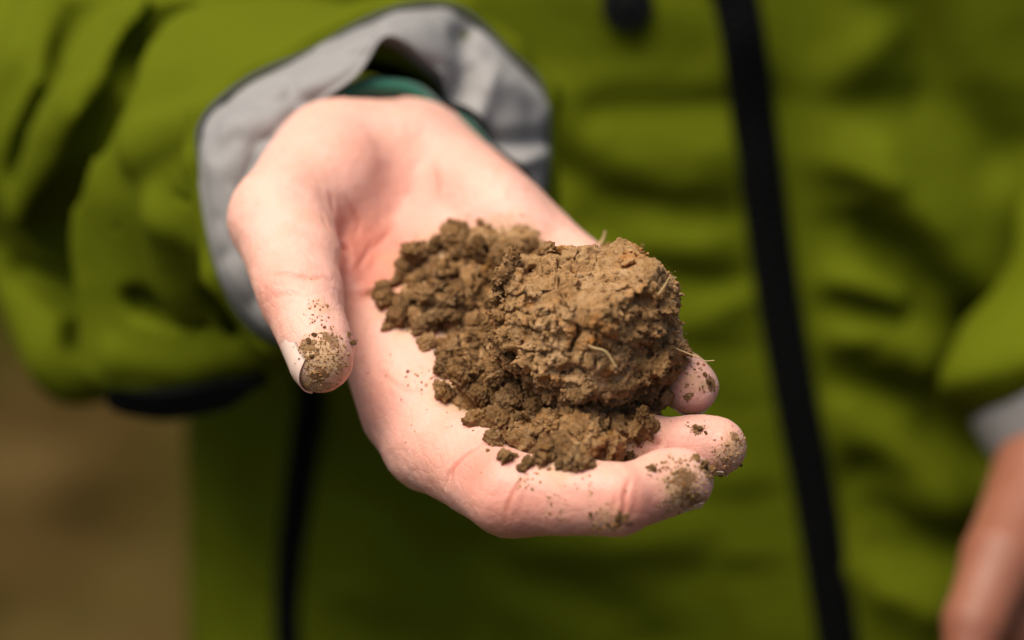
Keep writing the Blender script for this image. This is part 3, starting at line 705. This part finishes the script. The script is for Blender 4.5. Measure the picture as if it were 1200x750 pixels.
V2, Q2 = mesh_sdf(hand2_sdf, (11, -24, 83), (24, 2, 98), 0.12, 4); V2 = relax(V2, orient(V2, Q2), 2)
hand_b = build('hand', V2, Q2, SKIN2, person, attrs={'flush': 0.2 + 0.15 * fbm(V2 * 0.5, 2, 5), 'dirt': np.full(len(V2), 0.1), 'dust': np.full(len(V2), 0.1)})
tag(hand_b, 'bare left hand hanging from the other cuff')
t2, t3 = H(1143, 730, 87), H(1132, 795, 86.4); nail(hand_b, t2, t3, 0.72, np.array([0.9, 0, 0.5]), 1.3, sdf=hand2_sdf)

# ------------------------------------------------------------------ soil
exec_soil = True
CC = H(690, 374, 69.9)
TOPN = npz(np.array([-0.14, 0.80, -0.58]))
def clod_base(P):
    q = P - CC
    planes = [(TOPN, 1.28), ((0, 0.75, 0.66), 1.8), ((-0.95, 0.12, -0.2), 2.12), ((0.96, 0.12, -0.15), 2.12), ((0.60, 0.76, -0.1), 2.02), ((-0.45, 0.88, 0.0), 2.08), ((-0.50, -0.28, -0.82), 1.62), ((0.58, -0.32, -0.74), 1.58),
              ((0, -1, -0.1), 2.1), ((-0.65, -0.70, -0.25), 2.0), ((0.7, -0.66, -0.2), 2.05), ((0, -0.1, 1), 1.9), ((0.6, 0.2, 0.75), 2.1), ((-0.6, 0.2, 0.75), 2.1), ((0.85, 0.1, -0.6), 1.95)]
    d = None
    for n, r in planes:
        x = q @ npz(np.array(n, float)) - r; d = x if d is None else smax(d, x, 0.16)
    return d
def clod_sdf(P):
    d = clod_base(P); m_ = np.abs(d) < 0.75
    if not m_.any(): return d
    q = P[m_]; qw = q + 0.12 * np.stack([vnoise(q * 1.6, 1), vnoise(q * 1.6, 2), vnoise(q * 1.6, 3)], 1)
    topf = np.clip(((q - CC) @ TOPN - 0.75) / 0.5, 0, 1)        # the broken top face is smoother
    rough = 1 - 0.40 * topf * (0.55 + 0.45 * (vnoise(q * 1.3, 9) > -0.25))
    n = 0.17 * fbm(qw * 0.9, 4, 11) + 0.12 * (0.55 - worley(qw * 1.05 + 5.3, 33)) - 0.26 * np.exp(-(vnoise(qw * 0.95 + 2.2, 37) / 0.055) ** 2) * (vnoise(q * 0.8, 38) > -0.1) - 0.16 * np.exp(-(vnoise(qw * 2.1 + 7.1, 39) / 0.06) ** 2) + rough * (0.24 * (0.55 - worley(qw * 1.9, 4)) + 0.25 * (0.55 - worley(qw * 4.2, 6)) + 0.15 * (0.55 - worley(qw * 8.5, 12))) + (0.3 + 0.7 * rough) * 0.045 * fbm(q * 11, 2, 17)
    hole = np.clip(vnoise(qw * 2.4, 41) - 0.36, 0, 1) * 1.1 * rough
    d = d.copy(); d[m_] = d[m_] - n + hole
    return d
c = CC
V3, Q3 = mesh_sdf(clod_sdf, c - 3.1, c + 3.1, 0.034, 6, 0.25)
clod = build('soil_clod', V3, Q3, SOIL); tag(clod, 'large brown clod of clay soil resting on the crumbs in the palm', 'soil clod')

# bed of loose soil lying in the cupped hand
BED = [((500, 335), 1.0, .42), ((540, 310), 1.2, .55), ((590, 315), 1.3, .6), ((480, 365), .7, .35), ((535, 370), 1.2, .6), ((555, 430), 1.1, .55), ((595, 400), 1.4, .8), ((545, 462), .7, .4), ((600, 470), 1.2, .7), ((620, 520), .85, .55), ((660, 500), 1.2, .85),
       ((700, 520), .8, .5), ((720, 470), 1.2, .8), ((640, 440), 1.4, .75), ((690, 430), 1.5, .8), ((755, 455), .8, .6), ((770, 425), .8, .6), ((640, 350), 1.5, .9), ((700, 350), 1.5, .8), ((740, 500), .5, .3), ((660, 535), .5, .35)]
PNORM = npz(np.array([-0.42, 0.55, -0.72]))
BC = []
for (px, py), r, hgt in BED:
    p = on_hand(px, py)
    if p is not None: BC.append((p, r, hgt))
def bed_base(P):
    d = None; fr = frame(np.array([0.7, 0.7, 0.0]), PNORM)
    for p, r, hgt in BC:
        x = ell(P, p, (r * 0.96, r * 0.96, hgt * 0.55), fr); d = x if d is None else smin(d, x, 0.5)
    return d
def bed_sdf(P):
    d = bed_base(P); m_ = np.abs(d) < 0.7; d = d.copy()
    if m_.any():
        q = P[m_]; qw = q + 0.15 * np.stack([vnoise(q * 1.9, 1), vnoise(q * 1.9, 2), vnoise(q * 1.9, 3)], 1)
        d[m_] -= 0.16 * fbm(qw * 1.1, 2, 71) + 0.32 * (0.55 - worley(qw * 1.7, 72)) + 0.22 * (0.55 - worley(qw * 3.6, 73)) + 0.14 * (0.55 - worley(qw * 7.5, 74)) + 0.03 * fbm(q * 12, 2, 75)
    return d
pts = np.array([b[0] for b in BC])
V4, Q4 = mesh_sdf(bed_sdf, pts.min(0) - 1.9, pts.max(0) + 1.9, 0.045, 5, 0.3)
bed = build('loose_soil', V4, Q4, SOIL2); tag(bed, 'loose crumbled brown soil heaped in the cupped palm', 'soil', kind='stuff')

# crumbs: a dozen shapes, shared by all copies
def ico(sub):
    import bmesh
    b = bmesh.new(); bmesh.ops.create_icosphere(b, subdivisions=sub, radius=1.0); b.verts.ensure_lookup_table()
    V = np.array([v.co[:] for v in b.verts]); Fc = np.array([[v.index for v in f.verts] for f in b.faces]); b.free(); return V, Fc
IV, IF = ico(5)
CR = []
for k in range(10):
    s = np.array([1.0, rng.uniform(0.7, 1.0), rng.uniform(0.6, 0.9)]); nn = rng.standard_normal((14, 3)); nn /= np.linalg.norm(nn, axis=1, keepdims=True); rr_ = rng.uniform(0.62, 1.0, 14)
    dd_ = IV @ nn.T; lim = np.where(dd_ > 0.05, rr_[None] / np.maximum(dd_, 0.05), 9).min(1)
    P = IV * s * np.minimum(lim, 1.15)[:, None]
    q = P + k * 17.3; qw = q + 0.2 * np.stack([vnoise(q * 1.2, 1), vnoise(q * 1.2, 2), vnoise(q * 1.2, 3)], 1)
    dd = 0.22 * fbm(qw * 0.9, 3, k) + 0.34 * (0.5 - worley(qw * 1.25, k + 5)) + 0.40 * (0.5 - worley(qw * 2.8, k + 9)) + 0.28 * (0.5 - worley(qw * 6.0, k + 19)) + 0.06 * fbm(q * 9, 2, 3)
    P = P * (1 + dd)[:, None]
    P = np.concatenate([P]) * 0.01                                 # unit crumb: about 1 cm radius
    me = mesh_of('soil_crumb', P, IF); me.materials.append(SOIL2); CR.append(me)
SI, SF = ico(2)
for k in range(6):
    P = SI * np.array([1, 0.8, 0.75]) * (1 + 0.45 * vnoise(SI * 1.7 + k * 9, k) + 0.2 * vnoise(SI * 4 + k, k))[:, None] * 0.01
    me = mesh_of('soil_fleck', P, SF); me.materials.append(SOIL2); CR.append(me)
def crumb(p, r, label, group, small=False, name='soil_crumb'):
    me = CR[rng.integers(10, 16)] if small and r < 0.05 else CR[rng.integers(0, 10)]
    o = bpy.data.objects.new(name, me); COL.objects.link(o); o.location = to_world(p)
    o.rotation_euler = rng.uniform(0, 6.28, 3); o.scale = (r, r, r)
    tag(o, label, 'soil crumb' if name == 'soil_crumb' else 'soil fleck', group); return o
def all_sdf(P): return np.minimum(np.minimum(hand_sdf(P), bed_sdf(P)), clod_sdf(P))
CG = 'crumbs on the soil heap'
def CLAB(x, y):
    if y < 400 and x < 660: return 'loose crumb of brown soil on the thin spread between thumb and clod'
    if y > 400 and x > 715: return 'loose crumb of brown soil between the clod and the fingertips'
    return 'loose crumb of brown soil heaped between the clod and the index finger'
placed = []
def settle(px, py, r, sink=0.45):
    p = march(all_sdf, px, py, 66, 82)
    if p is None: return None
    n = PNORM * 0.6 + np.array([0, 0, -0.4])
    return p + npz(n) * r * sink
SPOTS = [(450, 345, .26), (470, 375, .42), (500, 388, .40), (490, 300, .42), (533, 282, .45), (520, 325, .45), (560, 300, .40), (590, 305, .38), (500, 350, .35), (540, 345, .40), (563, 385, .36), (530, 410, .38), (525, 432, .36), (520, 462, .34), (548, 440, .42),
         (565, 470, .40), (560, 495, .36), (590, 500, .45), (615, 520, .50), (600, 475, .42), (640, 530, .40), (672, 538, .36), (690, 515, .50), (650, 500, .46), (720, 525, .38), (735, 540, .24), (740, 480, .40), (755, 455, .42), (765, 480, .36), (775, 430, .34), (710, 480, .45), (672, 490, .36), (632, 485, .38), (585, 440, .36),
         (690, 545, .25), (612, 548, .16), (745, 505, .25), (785, 410, .25), (440, 350, .16), (455, 385, .2), (625, 290, .28), (640, 295, .2), (512, 290, .3), (545, 268, .24)]
for px, py, r in SPOTS:
    p = settle(px, py, r)
    if p is not None: crumb(p, r, CLAB(px, py), CG); placed.append(p)
poly = [(440, 345), (478, 288), (535, 268), (600, 292), (640, 300), (790, 400), (775, 495), (735, 545), (660, 548), (590, 540), (550, 490), (512, 465), (512, 425), (470, 395)]
def inside(x, y):
    c_ = False
    for (x1, y1), (x2, y2) in zip(poly, poly[1:] + poly[:1]):
        if (y1 > y) != (y2 > y) and x < (x2 - x1) * (y - y1) / (y2 - y1) + x1: c_ = not c_
    return c_
k = 0
while k < 215:
    x, y = rng.uniform(440, 795), rng.uniform(265, 550)
    if not inside(x, y) or ((x - 690) / 105) ** 2 + ((y - 365) / 95) ** 2 < 1: continue
    r = 0.08 + 0.22 * rng.random() ** 1.6; p = settle(x, y, r, 0.5); k += 1
    if p is not None: crumb(p, r, CLAB(x, y), CG)
FL = {'thumb': ('small fleck of soil stuck to the thumb tip', [(362, 400, .09), (372, 412, .06), (368, 392, .07), (380, 384, .05), (360, 432, .05), (352, 455, .05), (358, 462, .04), (412, 402, .11), (408, 392, .08), (418, 400, .05), (370, 350, .035), (385, 372, .03), (376, 425, .05), (366, 418, .08), (390, 440, .03)]),
      'index': ('small fleck of soil stuck to the finger lying along the heap', [(692, 602, .05), (722, 606, .08), (732, 610, .06), (712, 614, .06), (740, 612, .05), (765, 550, .11), (758, 548, .06), (776, 542, .05), (782, 570, .04), (800, 590, .05), (640, 606, .03), (560, 590, .025), (538, 598, .02), (656, 600, .03), (793, 553, .05), (835, 590, .06)]),
      'middle': ('small fleck of soil caught between two fingertips', [(825, 545, .15), (835, 552, .12), (816, 538, .10), (845, 556, .08), (820, 502, .08), (815, 500, .06), (827, 507, .05), (868, 545, .05), (872, 520, .03), (805, 545, .06)]),
      'ring': ('small fleck of soil on the fingertip beside the clod', [(830, 447, .10), (836, 456, .07), (806, 466, .09), (826, 440, .06), (800, 430, .03), (815, 415, .04)]),
      'palm': ('tiny fleck of soil on the bare palm', [(478, 435, .045), (560, 505, .03), (572, 528, .06), (600, 540, .05), (470, 300, .025), (600, 268, .025), (640, 265, .025), (565, 530, .02), (525, 500, .015), (500, 480, .015)])}
for key, (lab, sp) in FL.items():
    for x, y, r in sp:
        p = march(hand_sdf, x, y, 64, 82)
        if p is not None: crumb(p + np.array([0, 0, -0.2 * r]), r, lab, 'flecks of soil on the ' + {'thumb': 'thumb', 'palm': 'palm'}.get(key, key + ' finger'), True, 'soil_fleck')

# fine roots in the clod
for label, pts, r in (('pale bent root fibre poking out of the front of the clod', [(690, 405), (702, 408), (714, 418), (722, 430)], .028),
                      ('thin root fibre sticking out above a fingertip', [(788, 408), (806, 414), (822, 421), (837, 423)], .022),
                      ('short hooked root fibre on the upper corner of the clod', [(772, 345), (780, 334), (785, 326), (792, 325)], .022),
                      ('stubby twig end standing on the top of the clod', [(704, 288), (707, 280), (709, 270)], .055),
                      ('thin root fibre on the crumbs below the clod', [(666, 470), (672, 460), (676, 448)], .018)):
    p0 = march(all_sdf, *pts[0], 64, 82); 
    if p0 is None: continue
    path = cat_open([H(x, y, p0[2] - 0.05 - 0.04 * i) for i, (x, y) in enumerate(pts)], 24)
    path = path + np.stack([vnoise(path * 4, s) for s in (1, 2, 3)], 1) * 0.03
    Vr, Fr = tube(path, r * np.linspace(1, 0.5, 24), 7)
    tag(build('root_fibre', Vr, Fr, ROOT, fix=False), label, 'root')

# sand grains sticking to the skin and fine tilth round the heap: nobody could count them
GI, GF = ico(1)
def grains(name, pts, rad, mat, label=None, cat=None, parent=None):
    n = len(pts); sc = rng.uniform(0.6, 1.3, (n, 1, 3)) * np.asarray(rad)[:, None, None]
    jit = 1 + 0.25 * rng.standard_normal((n, len(GI), 1)).clip(-1, 1)
    Vg = (pts[:, None] + GI[None] * sc * jit).reshape(-1, 3); Fg = (GF[None] + (np.arange(n) * len(GI))[:, None, None]).reshape(-1, 3)
    o = build(name, Vg, Fg, mat, parent, smooth=False); o['kind'] = 'stuff'
    if label: tag(o, label, cat)
    return o
VH = V; fac = (normals(VH, Q)[:, 2] < 0.3)
pr = np.clip(np.maximum(dirt, dust * 0.8) - 0.22, 0, 1) ** 1.2 * fac; pr /= pr.sum()
k = rng.choice(len(VH), 1500, p=pr); grains('sand_grain', VH[k], rng.uniform(0.014, 0.048, 1500) * rng.uniform(0.5, 1, 1500), SOIL, parent=hand)
near = bed_base(VH); edge = np.exp(-np.clip(near - 0.05, 0, 9) / 0.28) * fac * (near > -0.1); pr = edge / edge.sum()
k = rng.choice(len(VH), 520, p=pr); grains('soil_grain', VH[k], rng.uniform(0.008, 0.04, 520) * rng.uniform(0.4, 1, 520), SOIL2, 'fine grains of soil scattered on the palm round the heap', 'soil')
tb = np.nonzero(normals(V4, Q4)[:, 2] < 0.2)[0] if normals(V4, Q4)[:, 2].min() < 0 else np.arange(len(V4))
k = rng.choice(tb, 5000); grains('soil_grain', V4[k], rng.uniform(0.015, 0.065, 5000), SOIL2, 'fine tilth of small soil grains between the larger crumbs', 'soil')

# dust rubbed into the skin round the heap
dust = np.maximum(dust, 0.80 * np.exp(-np.clip(near, 0, 9) / 0.45))
hand.data.attributes['dust'].data.foreach_set('value', np.ascontiguousarray(dust, np.float32))

nc_ = normals(V3, orient(V3, Q3)); tc = np.nonzero((nc_[:, 2] < 0.3) & ((V3 - CC) @ TOPN < 1.15))[0]
k = rng.choice(tc, 2600); grains('soil_grain', V3[k], rng.uniform(0.015, 0.075, 2600) * rng.uniform(0.5, 1, 2600), SOIL, parent=clod)
